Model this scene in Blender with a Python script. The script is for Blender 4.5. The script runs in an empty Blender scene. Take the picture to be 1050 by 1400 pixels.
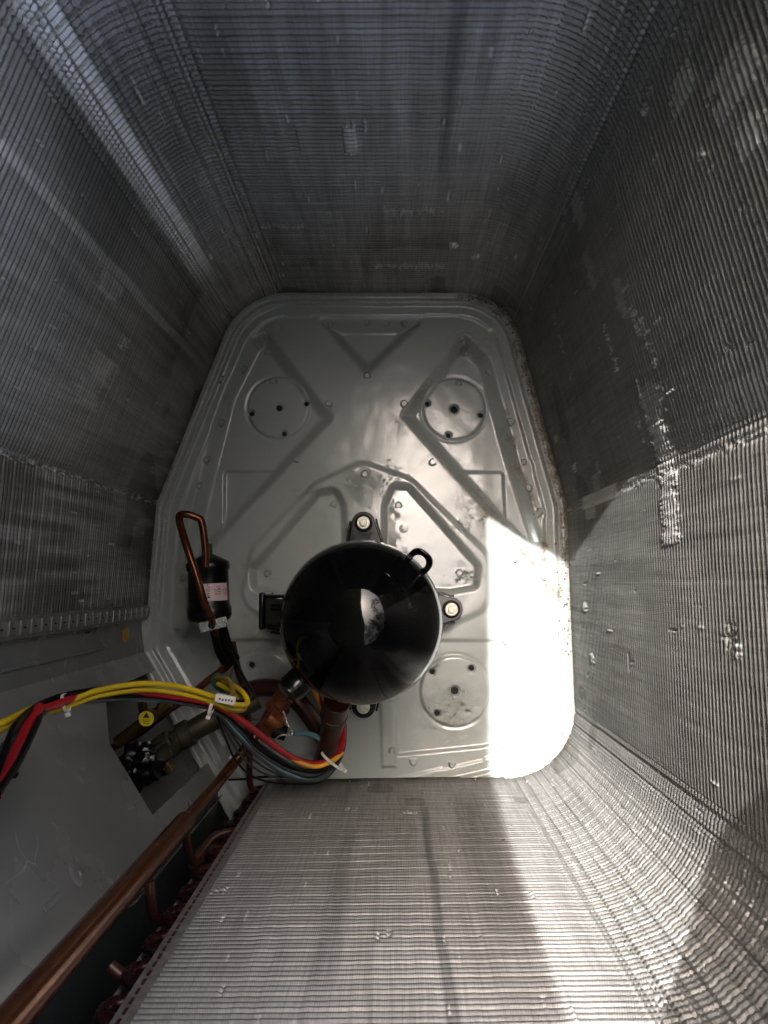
import bpy, bmesh, math, random
import numpy as np
from mathutils import Vector, Matrix

random.seed(4)
rng = np.random.default_rng(7)
C = bpy.context.scene.collection
sc = bpy.context.scene
R = math.radians

# ------------------------------------------------------------------ camera
FPX, W0, H0, CAMZ = 1052.0, 1050.0, 1400.0, 1.15
zc = -Vector((15 / FPX, -95 / FPX, -1)).normalized()
yc = Vector((0, 1, 0)); yc = (yc - zc * yc.dot(zc)).normalized()
xc = yc.cross(zc)
ROT = Matrix((xc, yc, zc))                     # camera -> world
cd = bpy.data.cameras.new('camera')
cam = bpy.data.objects.new('camera', cd); C.objects.link(cam)
cam.matrix_world = Matrix.Translation((0, 0, CAMZ)) @ ROT.to_4x4()
cd.sensor_fit = 'HORIZONTAL'; cd.sensor_width = 36; cd.lens = FPX / W0 * 36
cd.clip_start = 0.01; cd.clip_end = 200
sc.camera = cam

# ------------------------------------------------------------------ sky, sun, exposure
SUN = Vector((-0.11, 0.40, 1.0)).normalized()
w = bpy.data.worlds.new('World'); sc.world = w; w.use_nodes = True
nt = w.node_tree; bg = nt.nodes['Background']
sky = nt.nodes.new('ShaderNodeTexSky'); sky.sky_type = 'NISHITA'; sky.sun_disc = False
sky.dust_density = 9.0; sky.ozone_density = .2; sky.air_density = .7
sky.sun_elevation = math.asin(SUN.z); sky.sun_rotation = math.atan2(SUN.x, SUN.y)
nt.links.new(sky.outputs[0], bg.inputs[0]); bg.inputs[1].default_value = 0.115
sl = bpy.data.lights.new('sun', 'SUN'); sl.energy = 2.2; sl.angle = R(0.6); sl.color = (1, .975, .945)
so = bpy.data.objects.new('sun', sl); C.objects.link(so)
so.rotation_euler = (-SUN).to_track_quat('-Z', 'Y').to_euler(); so.location = (0, 2, 6)
sc.view_settings.view_transform = 'Standard'; sc.view_settings.look = 'None'
sc.view_settings.exposure = 2.58; sc.view_settings.gamma = 1
sc.cycles.use_denoising = True
sc.cycles.max_bounces = 8; sc.cycles.diffuse_bounces = 5; sc.cycles.glossy_bounces = 5
sc.cycles.sample_clamp_indirect = 6


def at(px, py, z=0.0):
    """point at height z seen through photo pixel (px, py)"""
    d = ROT @ Vector(((px - W0 / 2) / FPX, -(py - H0 / 2) / FPX, -1))
    t = (z - CAMZ) / d.z
    return Vector((0, 0, CAMZ)) + d * t


def pxr(n, z):                                # n photo pixels as metres at height z
    return n * (CAMZ - z) / FPX


# ------------------------------------------------------------------ materials
class NT:
    def __init__(s, name):
        s.m = bpy.data.materials.new(name); s.m.use_nodes = True
        s.t = s.m.node_tree; s.b = s.t.nodes['Principled BSDF']
    def n(s, typ, **kw):
        o = s.t.nodes.new(typ)
        for k, v in kw.items():
            if k in o.inputs.keys(): o.inputs[k].default_value = v
            else: setattr(o, k, v)
        return o
    def l(s, a, b): s.t.links.new(a, b)
    def mathn(s, op, a, b=None, c=None):
        o = s.t.nodes.new('ShaderNodeMath'); o.operation = op
        for i, v in enumerate((a, b, c)):
            if v is None: continue
            if isinstance(v, (int, float)): o.inputs[i].default_value = v
            else: s.l(v, o.inputs[i])
        return o.outputs[0]
    def noise(s, vec, scale, detail=4, rough=.6):
        o = s.n('ShaderNodeTexNoise'); o.inputs['Scale'].default_value = scale
        o.inputs['Detail'].default_value = detail; o.inputs['Roughness'].default_value = rough
        if vec is not None: s.l(vec, o.inputs['Vector'])
        return o.outputs[0]
    def ramp(s, fac, stops):
        o = s.n('ShaderNodeValToRGB'); s.l(fac, o.inputs[0])
        e = o.color_ramp.elements
        while len(e) < len(stops): e.new(.5)
        for k, (p, c) in zip(e, stops):
            k.position = p; k.color = (c, c, c, 1) if isinstance(c, (int, float)) else (*c, 1)
        return o.outputs[0]
    def mix(s, fac, a, b):
        o = s.n('ShaderNodeMix'); o.data_type = 'RGBA'
        for v, i in ((fac, 0), (a, 6), (b, 7)):
            if isinstance(v, (int, float)): o.inputs[i].default_value = v
            elif isinstance(v, tuple): o.inputs[i].default_value = (*v, 1)
            else: s.l(v, o.inputs[i])
        return o.outputs[2]
    def bump(s, h, strength, dist):
        o = s.n('ShaderNodeBump'); o.inputs['Strength'].default_value = strength
        o.inputs['Distance'].default_value = dist; s.l(h, o.inputs['Height'])
        s.l(o.outputs[0], s.b.inputs['Normal']); return o
    def obj(s): return s.n('ShaderNodeTexCoord').outputs['Object']
    def set(s, col=None, rough=None, metal=None, **kw):
        for k, v in (('Base Color', col), ('Roughness', rough), ('Metallic', metal)):
            if v is None: continue
            if isinstance(v, tuple): s.b.inputs[k].default_value = (*v, 1)
            elif isinstance(v, (int, float)): s.b.inputs[k].default_value = v
            else: s.l(v, s.b.inputs[k])
        for k, v in kw.items(): s.b.inputs[k.replace('_', ' ')].default_value = v
        return s.m


def simple(name, col, rough=.5, metal=0, var=.25, scale=60, bump=0, **kw):
    q = NT(name); o = q.obj(); n = q.noise(o, scale)
    dark = tuple(c * (1 - var) for c in col); lite = tuple(min(1, c * (1 + var)) for c in col)
    c = q.mix(q.ramp(n, [(.3, 0.0), (.7, 1.0)]), dark, lite)
    r = q.mathn('MULTIPLY_ADD', q.noise(o, scale * 2.3), .25, rough - .1)
    if bump: q.bump(q.noise(o, scale * 4), bump, .002)
    return q.set(c, r, metal, **kw)


M = {}
# painted pan: grey paint, dust, mud, dried-water marks
q = NT('pan_paint'); o = q.obj()
n1 = q.noise(o, 9, 6, .65); n2 = q.noise(o, 70, 6, .7); n3 = q.noise(o, 420, 3, .6)
base = q.mix(q.ramp(n1, [(.3, 0.), (.75, 1.)]), (.33, .362, .348), (.395, .415, .395))
at_d = q.n('ShaderNodeVertexColor'); at_d.layer_name = 'dirt'
sep = q.n('ShaderNodeSeparateColor'); q.l(at_d.outputs[0], sep.inputs[0])
spk = q.ramp(n3, [(.66, 0.), (.72, 1.)])
base = q.mix(q.mathn('MULTIPLY', spk, .25), base, (.45, .45, .42))
mud_dark = q.mathn('MULTIPLY', sep.outputs[0], q.ramp(n2, [(.36, 0.), (.56, 1.)]))
base = q.mix(mud_dark, base, q.mix(q.ramp(n3, [(.35, 0.), (.65, 1.)]), (.055, .04, .028), (.24, .19, .13)))
wet = q.mathn('MULTIPLY', sep.outputs[1], q.ramp(q.noise(o, 38, 3, .5), [(.30, 0.), (.5, 1.)]))
base = q.mix(q.mathn('MULTIPLY', wet, .35), base, (.15, .155, .14))
rough = q.mathn('MULTIPLY_ADD', n2, .18, .12)
rough = q.mathn('MULTIPLY_ADD', mud_dark, .35, rough)
rough = q.mathn('MULTIPLY', rough, q.mathn('SUBTRACT', 1.0, q.mathn('MULTIPLY', wet, .9)))
bh = q.mathn('ADD', q.mathn('MULTIPLY', n1, 1.5), q.mathn('MULTIPLY', n2, .3))
bn = q.bump(bh, .12, .004); q.l(q.mathn('MULTIPLY_ADD', sep.outputs[1], -.10, .12), bn.inputs['Strength'])
q.set(base, rough, 0, Specular_IOR_Level=.75); M['pan'] = q.m

# cabinet sheet steel, painted grey inside, scratched
q = NT('cabinet_paint'); o = q.obj()
n1 = q.noise(o, 7, 5); n2 = q.noise(o, 90, 5)
wv = q.n('ShaderNodeTexVoronoi'); wv.feature = 'DISTANCE_TO_EDGE'; wv.inputs['Scale'].default_value = 5.5
dm = q.n('ShaderNodeMixRGB'); dm.blend_type = 'ADD'; dm.inputs[0].default_value = .25
nv = q.n('ShaderNodeTexNoise'); nv.inputs['Scale'].default_value = 6; q.l(o, nv.inputs['Vector'])
q.l(o, dm.inputs[1]); q.l(nv.outputs[1], dm.inputs[2]); q.l(dm.outputs[0], wv.inputs['Vector'])
scr = q.mathn('MULTIPLY', q.ramp(wv.outputs[0], [(0., 1.), (.0022, 0.)]), q.ramp(q.noise(o, 11, 2), [(.56, 0.), (.62, 1.)]))
col = q.mix(q.ramp(n1, [(.3, 0.), (.7, 1.)]), (.145, .15, .145), (.19, .192, .185))
col = q.mix(q.mathn('MULTIPLY', q.ramp(n2, [(.70, 0.), (.78, 1.)]), .12), col, (.4, .4, .38))
col = q.mix(q.mathn('MULTIPLY', scr, .5), col, (.5, .5, .48))
q.bump(n1, .12, .006)
q.set(col, q.mathn('MULTIPLY_ADD', n1, .14, .20), 0); M['cabinet'] = q.m
M['shaded_paint'] = simple('shaded_grey_paint', (.035, .042, .04), .35, 0, .25, 25, .05)  # darkened copy of the cabinet grey, standing for recess shade

# aluminium fins
q = NT('aluminium_fins')
uv = q.n('ShaderNodeUVMap'); uv.uv_map = 'UVMap'
sx = q.n('ShaderNodeSeparateXYZ'); q.l(uv.outputs[0], sx.inputs[0])
u, v = sx.outputs[0], sx.outputs[1]
def stretch(a, b):
    c = q.n('ShaderNodeCombineXYZ')
    q.l(q.mathn('MULTIPLY', u, a), c.inputs[0]); q.l(q.mathn('MULTIPLY', v, b), c.inputs[1]); return c.outputs[0]
nz = q.noise(stretch(30, 8), 1, 5, .65)
vert = q.noise(stretch(420, 14), 1, 3, .6)
hor = q.noise(stretch(6, 110), 1, 4, .6)
fine = q.noise(stretch(700, 500), 1, 2, .6)
acol = q.n('ShaderNodeVertexColor'); acol.layer_name = 'wear_shade'
sw = q.n('ShaderNodeSeparateColor'); q.l(acol.outputs[0], sw.inputs[0])
grime = q.ramp(q.mathn('ADD', q.mathn('MULTIPLY', nz, .5), q.mathn('MULTIPLY', hor, .5)), [(.36, 0.), (.66, 1.)])
col = q.mix(grime, (.375, .37, .358), (.26, .254, .243))
col = q.mix(q.mathn('MULTIPLY', q.ramp(vert, [(.35, 1.), (.6, 0.)]), .45), col, (.15, .146, .14))
col = q.mix(sw.outputs[2], col, (.075, .075, .08))            # dark streaks, incl. a painted dark reflection
col = q.mix(sw.outputs[0], col, (.075, .066, .05))            # mud and oxide, plus shade painted per wall
col = q.mix(sw.outputs[1], col, (.80, .79, .78))             # rubbed bare, plus painted sky streaks
spk = q.ramp(fine, [(.70, 0.), (.76, 1.)])
col = q.mix(q.mathn('MULTIPLY', spk, .5), col, (.6, .59, .57))
rg = q.mathn('MULTIPLY_ADD', grime, .14, .36)
rg = q.mathn('SUBTRACT', rg, q.mathn('MULTIPLY', sw.outputs[1], .10))
finw = q.mathn('SINE', q.mathn('MULTIPLY', u, 2 * math.pi / .0017))
bh = q.mathn('ADD', q.mathn('MULTIPLY', finw, .5), q.mathn('MULTIPLY', vert, 1.2))
q.bump(bh, .16, .0006)
q.set(col, rg, .6); M['fins'] = q.m

M['tubesheet'] = simple('tube_sheet_steel', (.30, .29, .27), .42, .6, .3, 90, .1)
M['fin_back'] = simple('fin_back', (.12, .12, .12), .7, .3)
M['black'] = simple('gloss_black_enamel', (.0018, .0018, .002), .16, 0, .2, 30, 0, Coat_Weight=.0)
q = NT('compressor_enamel'); o = q.obj()
dust = q.ramp(q.noise(o, 900, 2, .5), [(.735, 0.), (.76, 1.)])
c = q.mix(dust, (.0012, .0012, .0016), (.12, .12, .12))
q.bump(q.noise(o, 45, 3, .5), .05, .003)
q.set(c, q.mathn('MULTIPLY_ADD', q.noise(o, 25, 4), .05, .03), 0, Specular_IOR_Level=.27); M['enamel'] = q.m
M['rubber'] = simple('black_rubber', (.004, .004, .004), .5, Specular_IOR_Level=.15)
M['drier'] = simple('drier_black', (.002, .002, .0025), .3, 0, .3, 50, .05)
M['copper'] = simple('copper_brown', (.125, .042, .017), .2, .6, .35, 45, .08)
M['copper_dark'] = simple('copper_dark', (.055, .021, .015), .3, .35, .35, 50, .08)
M['copper_red'] = simple('copper_red_lacquer', (.085, .016, .010), .3, .3, .35, 60, .08)
M['copper_bright'] = simple('copper_bright', (.30, .095, .038), .28, .7, .3, 60, .08)
M['bend'] = simple('return_bend_copper', (.022, .0035, .005), .25, .3, .35, 60, .05)
M['brass'] = simple('tarnished_brass', (.11, .075, .03), .4, .7, .4, 80, .1)
M['valve'] = simple('valve_olive', (.055, .045, .028), .45, .4, .4, 60, .1)
M['zinc'] = simple('zinc_bolt', (.62, .60, .52), .35, .5, .2, 120, .1)
M['silver'] = simple('bright_clamp', (.75, .75, .74), .25, .8, .1, 60)
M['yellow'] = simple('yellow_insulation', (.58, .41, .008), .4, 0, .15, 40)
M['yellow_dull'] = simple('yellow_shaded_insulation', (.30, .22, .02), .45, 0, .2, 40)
M['red'] = simple('red_insulation', (.34, .006, .012), .4, 0, .2, 40)
M['wire_black'] = simple('black_insulation', (.002, .002, .0022), .34, 0, .2, 40, Specular_IOR_Level=.22)
M['wire_grey'] = simple('grey_insulation', (.04, .048, .052), .4, 0, .2, 40, Specular_IOR_Level=.25)
M['wire_blue'] = simple('pale_blue_insulation', (.10, .22, .27), .4, 0, .2, 40)
M['wire_green'] = simple('green_insulation', (.02, .10, .05), .4, 0, .2, 40)
M['orange'] = simple('orange_insulation', (.75, .36, .03), .4, 0, .2, 40)
M['nylon'] = simple('white_nylon', (.72, .71, .66), .4, 0, .08, 40)
M['paper'] = simple('label_paper', (.62, .50, .52), .5, 0, .12, 120)
M['ink'] = simple('label_ink', (.05, .02, .03), .6)
M['ink_red'] = simple('label_red_ink', (.30, .06, .09), .6)
M['sticker'] = simple('yellow_sticker', (.75, .62, .02), .4, 0, .1, 60)
M['amber'] = simple('amber_sticker', (.55, .33, .01), .4, 0, .3, 60)
M['bag'] = simple('black_plastic_film', (.008, .008, .009), .12, 0, .2, 50, .3)
M['dark'] = simple('dark_hole', (.004, .004, .004), .8)
M['debris'] = simple('dry_debris', (.13, .10, .06), .9, 0, .5, 200)
M['bark'] = simple('bark', (.10, .07, .05), .9, 0, .3, 20, .4)
q = NT('leaf'); oi = q.n('ShaderNodeTexCoord').outputs['Object']
q.set(q.mix(q.ramp(q.noise(oi, 1.6, 3), [(.35, 0.), (.65, 1.)]), (.03, .065, .012), (.09, .14, .02)), .45, 0)
M['leaf'] = q.m
q = NT('lawn'); oi = q.obj()
q.set(q.mix(q.noise(oi, 3, 6), (.05, .08, .02), (.10, .12, .04)), .9, 0); M['lawn'] = q.m


# ------------------------------------------------------------------ mesh helpers
class MB:
    def __init__(s): s.v = []; s.f = []
    def add(s, vs, fs):
        o = len(s.v); s.v += [tuple(p) for p in vs]; s.f += [tuple(i + o for i in f) for f in fs]; return s
    def tube(s, pts, r, seg=12, smooth=8, caps=True):
        pts = [Vector(p) for p in pts]
        rs = r if isinstance(r, (list, tuple)) else [r] * len(pts)
        if smooth > 1 and len(pts) > 2:
            P, Q = [], []
            for i in range(len(pts) - 1):
                p0 = pts[max(i - 1, 0)]; p1 = pts[i]; p2 = pts[i + 1]; p3 = pts[min(i + 2, len(pts) - 1)]
                for k in range(smooth):
                    t = k / smooth
                    P.append(.5 * (2 * p1 + (p2 - p0) * t + (2 * p0 - 5 * p1 + 4 * p2 - p3) * t * t + (3 * p1 - p0 - 3 * p2 + p3) * t ** 3))
                    Q.append(rs[i] * (1 - t) + rs[i + 1] * t)
            P.append(pts[-1]); Q.append(rs[-1])
        else: P, Q = pts, list(rs)
        up = None; vs = []
        for i, p in enumerate(P):
            d = (P[min(i + 1, len(P) - 1)] - P[max(i - 1, 0)]).normalized()
            if up is None:
                up = Vector((0, 0, 1)) if abs(d.z) < .9 else Vector((1, 0, 0))
            a = d.cross(up).normalized(); b = a.cross(d).normalized(); up = b
            for k in range(seg):
                t = 2 * math.pi * k / seg
                vs.append(p + (a * math.cos(t) + b * math.sin(t)) * Q[i])
        fs = []
        for i in range(len(P) - 1):
            for k in range(seg):
                k2 = (k + 1) % seg
                fs.append((i * seg + k, i * seg + k2, (i + 1) * seg + k2, (i + 1) * seg + k))
        if caps:
            fs.append(tuple(range(seg))[::-1]); fs.append(tuple((len(P) - 1) * seg + k for k in range(seg)))
        return s.add(vs, fs)
    def lathe(s, prof, origin, axis=(0, 0, 1), seg=48):
        ax = Vector(axis).normalized(); a = ax.orthogonal().normalized(); b = ax.cross(a); o = Vector(origin)
        vs = []; n = len(prof)
        for r, h in prof:
            for k in range(seg):
                t = 2 * math.pi * k / seg
                vs.append(o + ax * h + (a * math.cos(t) + b * math.sin(t)) * max(r, 1e-5))
        fs = [(i * seg + k, i * seg + (k + 1) % seg, (i + 1) * seg + (k + 1) % seg, (i + 1) * seg + k) for i in range(n - 1) for k in range(seg)]
        fs.append(tuple(range(seg))[::-1]); fs.append(tuple((n - 1) * seg + k for k in range(seg)))
        return s.add(vs, fs)
    def box(s, c, sx, sy, sz, X=(1, 0, 0), Y=(0, 1, 0), Z=None):
        X = Vector(X).normalized(); Y = Vector(Y).normalized(); Z = X.cross(Y).normalized() if Z is None else Vector(Z).normalized()
        c = Vector(c)
        vs = [c + X * (i * sx / 2) + Y * (j * sy / 2) + Z * (k * sz / 2) for k in (-1, 1) for j in (-1, 1) for i in (-1, 1)]
        return s.add(vs, [(0, 2, 3, 1), (4, 5, 7, 6), (0, 1, 5, 4), (2, 6, 7, 3), (0, 4, 6, 2), (1, 3, 7, 5)])
    def prism(s, poly, thick):
        """poly: list of 3-d points in one plane; extruded both ways along its normal"""
        P = [Vector(p) for p in poly]; n = Vector((0, 0, 0))
        for i in range(len(P)): n += P[i].cross(P[(i + 1) % len(P)])
        n = (n if n.length > 1e-9 else Vector((0, 0, 1))).normalized()
        k = len(P)
        vs = [p + n * thick / 2 for p in P] + [p - n * thick / 2 for p in P]
        fs = [tuple(range(k)), tuple(range(2 * k - 1, k - 1, -1))] + [(i, i + k, (i + 1) % k + k, (i + 1) % k) for i in range(k)]
        return s.add(vs, fs)
    def build(s, name, mat, parent=None, bevel=0, smooth=True, bseg=2, subsurf=0, flat_angle=40):
        me = bpy.data.meshes.new(name); me.from_pydata(s.v, [], s.f); me.update()
        bm = bmesh.new(); bm.from_mesh(me)
        bmesh.ops.recalc_face_normals(bm, faces=bm.faces)
        bm.to_mesh(me); bm.free()
        return link(name, me, mat, parent, bevel, smooth, bseg, flat_angle)


def link(name, me, mat, parent=None, bevel=0, smooth=True, bseg=2, flat_angle=40):
    if mat is not None: me.materials.append(mat)
    o = bpy.data.objects.new(name, me); C.objects.link(o)
    if parent is not None: o.parent = parent
    if bevel:
        b = o.modifiers.new('bevel', 'BEVEL'); b.width = bevel; b.segments = bseg; b.limit_method = 'ANGLE'; b.angle_limit = R(35)
    if smooth:
        me.polygons.foreach_set('use_smooth', np.ones(len(me.polygons), bool))
        me.set_sharp_from_angle(angle=R(flat_angle))
    return o


def tag(o, label=None, cat=None, group=None, kind=None):
    for k, v in (('label', label), ('category', cat), ('group', group), ('kind', kind)):
        if v: o[k] = v
    return o


def thing(name, label, cat, loc=(0, 0, 0), group=None):
    o = bpy.data.objects.new(name, None); C.objects.link(o); o.empty_display_size = .02
    return tag(o, label, cat, group)        # origin kept at the world origin so parts use world coordinates


def grid_mesh(name, co, nu, nv, mat, parent=None, keep=None):
    """co: (nv, nu, 3) array"""
    me = bpy.data.meshes.new(name)
    idx = np.arange(nu * nv).reshape(nv, nu)
    q = np.stack([idx[:-1, :-1], idx[:-1, 1:], idx[1:, 1:], idx[1:, :-1]], -1).reshape(-1, 4)
    if keep is not None: q = q[keep.reshape(-1)]
    me.vertices.add(nu * nv); me.vertices.foreach_set('co', co.reshape(-1).astype(np.float32))
    nq = len(q)
    me.loops.add(nq * 4); me.loops.foreach_set('vertex_index', q.reshape(-1).astype(np.int32))
    me.polygons.add(nq); me.polygons.foreach_set('loop_start', np.arange(0, nq * 4, 4, dtype=np.int32))
    me.polygons.foreach_set('use_smooth', np.ones(nq, bool))
    me.update(calc_edges=True)
    me.materials.append(mat)
    o = bpy.data.objects.new(name, me); C.objects.link(o)
    if parent is not None: o.parent = parent
    return o, q


def vcol(me, name, rgb):
    a = me.color_attributes.new(name, 'FLOAT_COLOR', 'POINT')
    full = np.ones((len(rgb), 4), np.float32); full[:, :3] = rgb
    a.data.foreach_set('color', full.reshape(-1))


# ------------------------------------------------------------------ smooth value noise for arrays
def vnoise(x, y, seed=0):
    x = np.asarray(x, float); y = np.asarray(y, float)
    xi = np.floor(x).astype(np.int64); yi = np.floor(y).astype(np.int64)
    fx = x - xi; fy = y - yi; fx = fx * fx * (3 - 2 * fx); fy = fy * fy * (3 - 2 * fy)
    def h(a, b):
        n = (a * 374761393 + b * 668265263 + seed * 1442695041) & 0x7fffffff
        n = ((n ^ (n >> 13)) * 1274126177) & 0x7fffffff
        return ((n ^ (n >> 16)) & 0xffff) / 65535.0
    return (h(xi, yi) * (1 - fx) + h(xi + 1, yi) * fx) * (1 - fy) + (h(xi, yi + 1) * (1 - fx) + h(xi + 1, yi + 1) * fx) * fy


def sstep(a, b, x):
    t = np.clip((x - a) / (b - a), 0, 1); return t * t * (3 - 2 * t)


def sdf_poly(poly, X, Y, rnd=0.0):
    """signed distance, negative inside; rnd rounds the corners"""
    P = np.array([(p[0], p[1]) for p in poly]); n = len(P)
    d = np.full(X.shape, 1e9); ins = np.zeros(X.shape, bool)
    for i in range(n):
        ax, ay = P[i]; bx, by = P[(i + 1) % n]
        ex, ey = bx - ax, by - ay; wx, wy = X - ax, Y - ay
        t = np.clip((wx * ex + wy * ey) / (ex * ex + ey * ey), 0, 1)
        d = np.minimum(d, np.hypot(wx - ex * t, wy - ey * t))
        c = ((ay > Y) != (by > Y)) & (X < (bx - ax) * (Y - ay) / (by - ay + 1e-12) + ax)
        ins ^= c
    return np.where(ins, -d, d)


def shrink(poly, r):                           # inset polygon by r (convex corners), used with rounding
    P = [Vector((p[0], p[1])) for p in poly]; n = len(P)
    area = sum(P[i].x * P[(i + 1) % n].y - P[(i + 1) % n].x * P[i].y for i in range(n))
    sgn = 1 if area > 0 else -1; out = []
    for i in range(n):
        a = (P[i] - P[i - 1]).normalized(); b = (P[(i + 1) % n] - P[i]).normalized()
        na = Vector((-a.y, a.x)) * sgn; nb = Vector((-b.y, b.x)) * sgn
        m = (na + nb).normalized(); k = r / max(.35, m.dot(na))
        out.append(P[i] + m * k)
    return out


# ------------------------------------------------------------------ coil path (inner face on the pan)
pts = [at(207, 826), at(219, 690), at(333, 406), at(692, 406), at(771, 690), at(785, 1058), at(378, 1065)]
fil = [0, .016, .105, .095, .016, .100, 0]
path = []
for i, p in enumerate(pts):
    p = Vector((p.x, p.y))
    if not fil[i]: path.append(p); continue
    a = Vector(pts[i - 1].xy) - p; b = Vector(pts[i + 1].xy) - p
    la = a.normalized(); lb = b.normalized(); ang = la.angle(lb)
    t = fil[i] / math.tan(ang / 2)
    p1 = p + la * t; p2 = p + lb * t
    cen = p + (la + lb).normalized() * (fil[i] / math.sin(ang / 2))
    v1 = p1 - cen; v2 = p2 - cen; sw_ = v1.angle_signed(v2)
    for k in range(25):
        an = -sw_ * k / 24
        path.append(cen + Vector((v1.x * math.cos(an) - v1.y * math.sin(an), v1.x * math.sin(an) + v1.y * math.cos(an))))
path = np.array([(p.x, p.y) for p in path])
seg = np.hypot(*np.diff(path, axis=0).T); cum = np.concatenate([[0], np.cumsum(seg)]); LEN = cum[-1]


def path_at(s):
    return np.interp(s, cum, path[:, 0]), np.interp(s, cum, path[:, 1])


def wall_hit(px, py):
    """(s, z) on the coil face seen through a photo pixel"""
    d = ROT @ Vector(((px - W0 / 2) / FPX, -(py - H0 / 2) / FPX, -1))
    best = None
    for i in range(len(path) - 1):
        a = Vector(path[i]); e = Vector(path[i + 1]) - a
        den = d.x * e.y - d.y * e.x
        if abs(den) < 1e-9: continue
        t = (a.x * e.y - a.y * e.x) / den; s_ = (a.x * d.y - a.y * d.x) / den
        if t > 0 and -1e-3 <= s_ <= 1.001:
            z = CAMZ + d.z * t
            if best is None or t < best[2]: best = (cum[i] + s_ * seg[i], z, t)
    return best


# ------------------------------------------------------------------ base pan
pan_outline = [Vector((p[0], p[1])) for p in path[::4]] + [at(345, 1140).xy, at(300, 1065).xy, at(200, 891).xy]
G = .0016
xs = np.arange(-.40, .30, G); ys = np.arange(-.36, .46, G)
X, Y = np.meshgrid(xs, ys)
def A(*pp): return [at(*p).xy for p in pp]
def feature(poly, depth, slope, rnd):
    p = shrink(poly, rnd)
    d = sdf_poly(p, X, Y) - rnd
    return -depth * (1 - sstep(-slope, 0, d)), d
PXM = CAMZ / FPX
d_out = sdf_poly(pan_outline, X, Y)
Z = np.zeros_like(X)
inner = shrink(A((207, 900), (219, 690), (333, 406), (692, 406), (771, 690), (785, 1058), (378, 1062)), 28 * PXM)
f, dT = feature(A((426, 434), (588, 434), (502, 517)), .020, .021, .008); Z += f
f, dL = feature(A((366, 450), (461, 571), (300, 742), (262, 800), (236, 815), (262, 690), (300, 540), (338, 462)), .018, .022, .012)
Z += f; Lf = f
f, dR = feature(A((634, 450), (543, 567), (745, 792), (746, 740), (714, 640), (672, 490)), .018, .022, .012); f_R = f; Z += f
f, _ = feature(A((301, 640), (500, 640), (430, 700), (300, 830)), .0045, .005, .008); Z += f * Lf / -.018
f, _ = feature(A((500, 641), (692, 641), (700, 800), (600, 720)), .0045, .005, .008); Z += f * f_R / -.018
fp1, dPR = feature(A((520, 690), (534, 658), (562, 660), (660, 772), (656, 808), (615, 815), (545, 812), (520, 790)), .013, .013, .014)
fp2, dPL = feature(A((476, 690), (462, 664), (432, 668), (338, 778), (342, 808), (385, 818), (452, 812), (478, 790)), .013, .013, .014)
Z += fp1 + fp2
dk = sdf_poly(shrink(A((330, 820), (345, 750), (430, 662), (495, 632), (560, 655), (668, 760), (668, 830), (600, 862), (380, 862)), .03), X, Y) - .03
Z += .004 * (1 - sstep(-.004, .006, dk))
f, dBR = feature(A((540, 873), (694, 873), (708, 886), (740, 1004), (660, 1024), (540, 1036)), .005, .006, .006); Z += f
f, _ = feature(A((300, 872), (430, 872), (450, 1030), (400, 1040), (330, 1010), (290, 930)), .005, .006, .008); Z += f
drib = sdf_poly(A((520, 958), (538, 958), (541, 1048), (522, 1048)), X, Y)
Z += .004 * (1 - sstep(-.003, .003, drib))
discs = [(379, 554, 43), (622, 556, 43), (622, 945, 46), (358, 938, 46)]
for dx, dy, dr in discs:
    c = at(dx, dy); rr = np.hypot(X - c.x, Y - c.y); rad = dr * PXM
    Z += .0034 * (1 - sstep(rad - .0022, rad + .0022, rr)) - .0012 * np.exp(-((rr - rad - .003) / .002) ** 2)
holes = []
for dx, dy, offs in ((379, 554, [(0, 0, 5), (38, -6, 4), (-38, 8, 4), (7, 36, 4)]), (622, 556, [(0, 0, 5.5), (-37, -8, 4), (37, 8, 4), (-8, 36, 4)]),
                     (622, 945, [(0, 0, 6), (23, -31, 4.5), (-31, -26, 4.5), (-24, 31, 4.5)]), (358, 938, [(0, 0, 5), (-15, -28, 4.5)])):
    for ox, oy, r_ in offs:
        c = at(dx + ox, dy + oy); holes.append((c, r_ * PXM))
        rr = np.hypot(X - c.x, Y - c.y)
        Z -= .008 * (1 - sstep(r_ * PXM * .75, r_ * PXM * 1.25, rr))
# rim: raised flange, bead line and the step inside it
Z = np.where(d_out > -.034, Z * sstep(-.024, -.034, d_out), Z)
Z += .006 * sstep(-.015, -.010, d_out) + .0022 * sstep(-.031, -.027, d_out)
Z += .010 * sstep(-.004, .006, d_out) + .0016 * np.exp(-((d_out + .0125) / .0022) ** 2)
Z += .0013 * np.exp(-((d_out + .0300) / .0020) ** 2) * (vnoise(X * 40, Y * 40, 8) > .25)
Z += .0011 * (vnoise(X * 14, Y * 14, 3) - .5) + .0004 * (vnoise(X * 60, Y * 60, 5) - .5)
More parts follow.
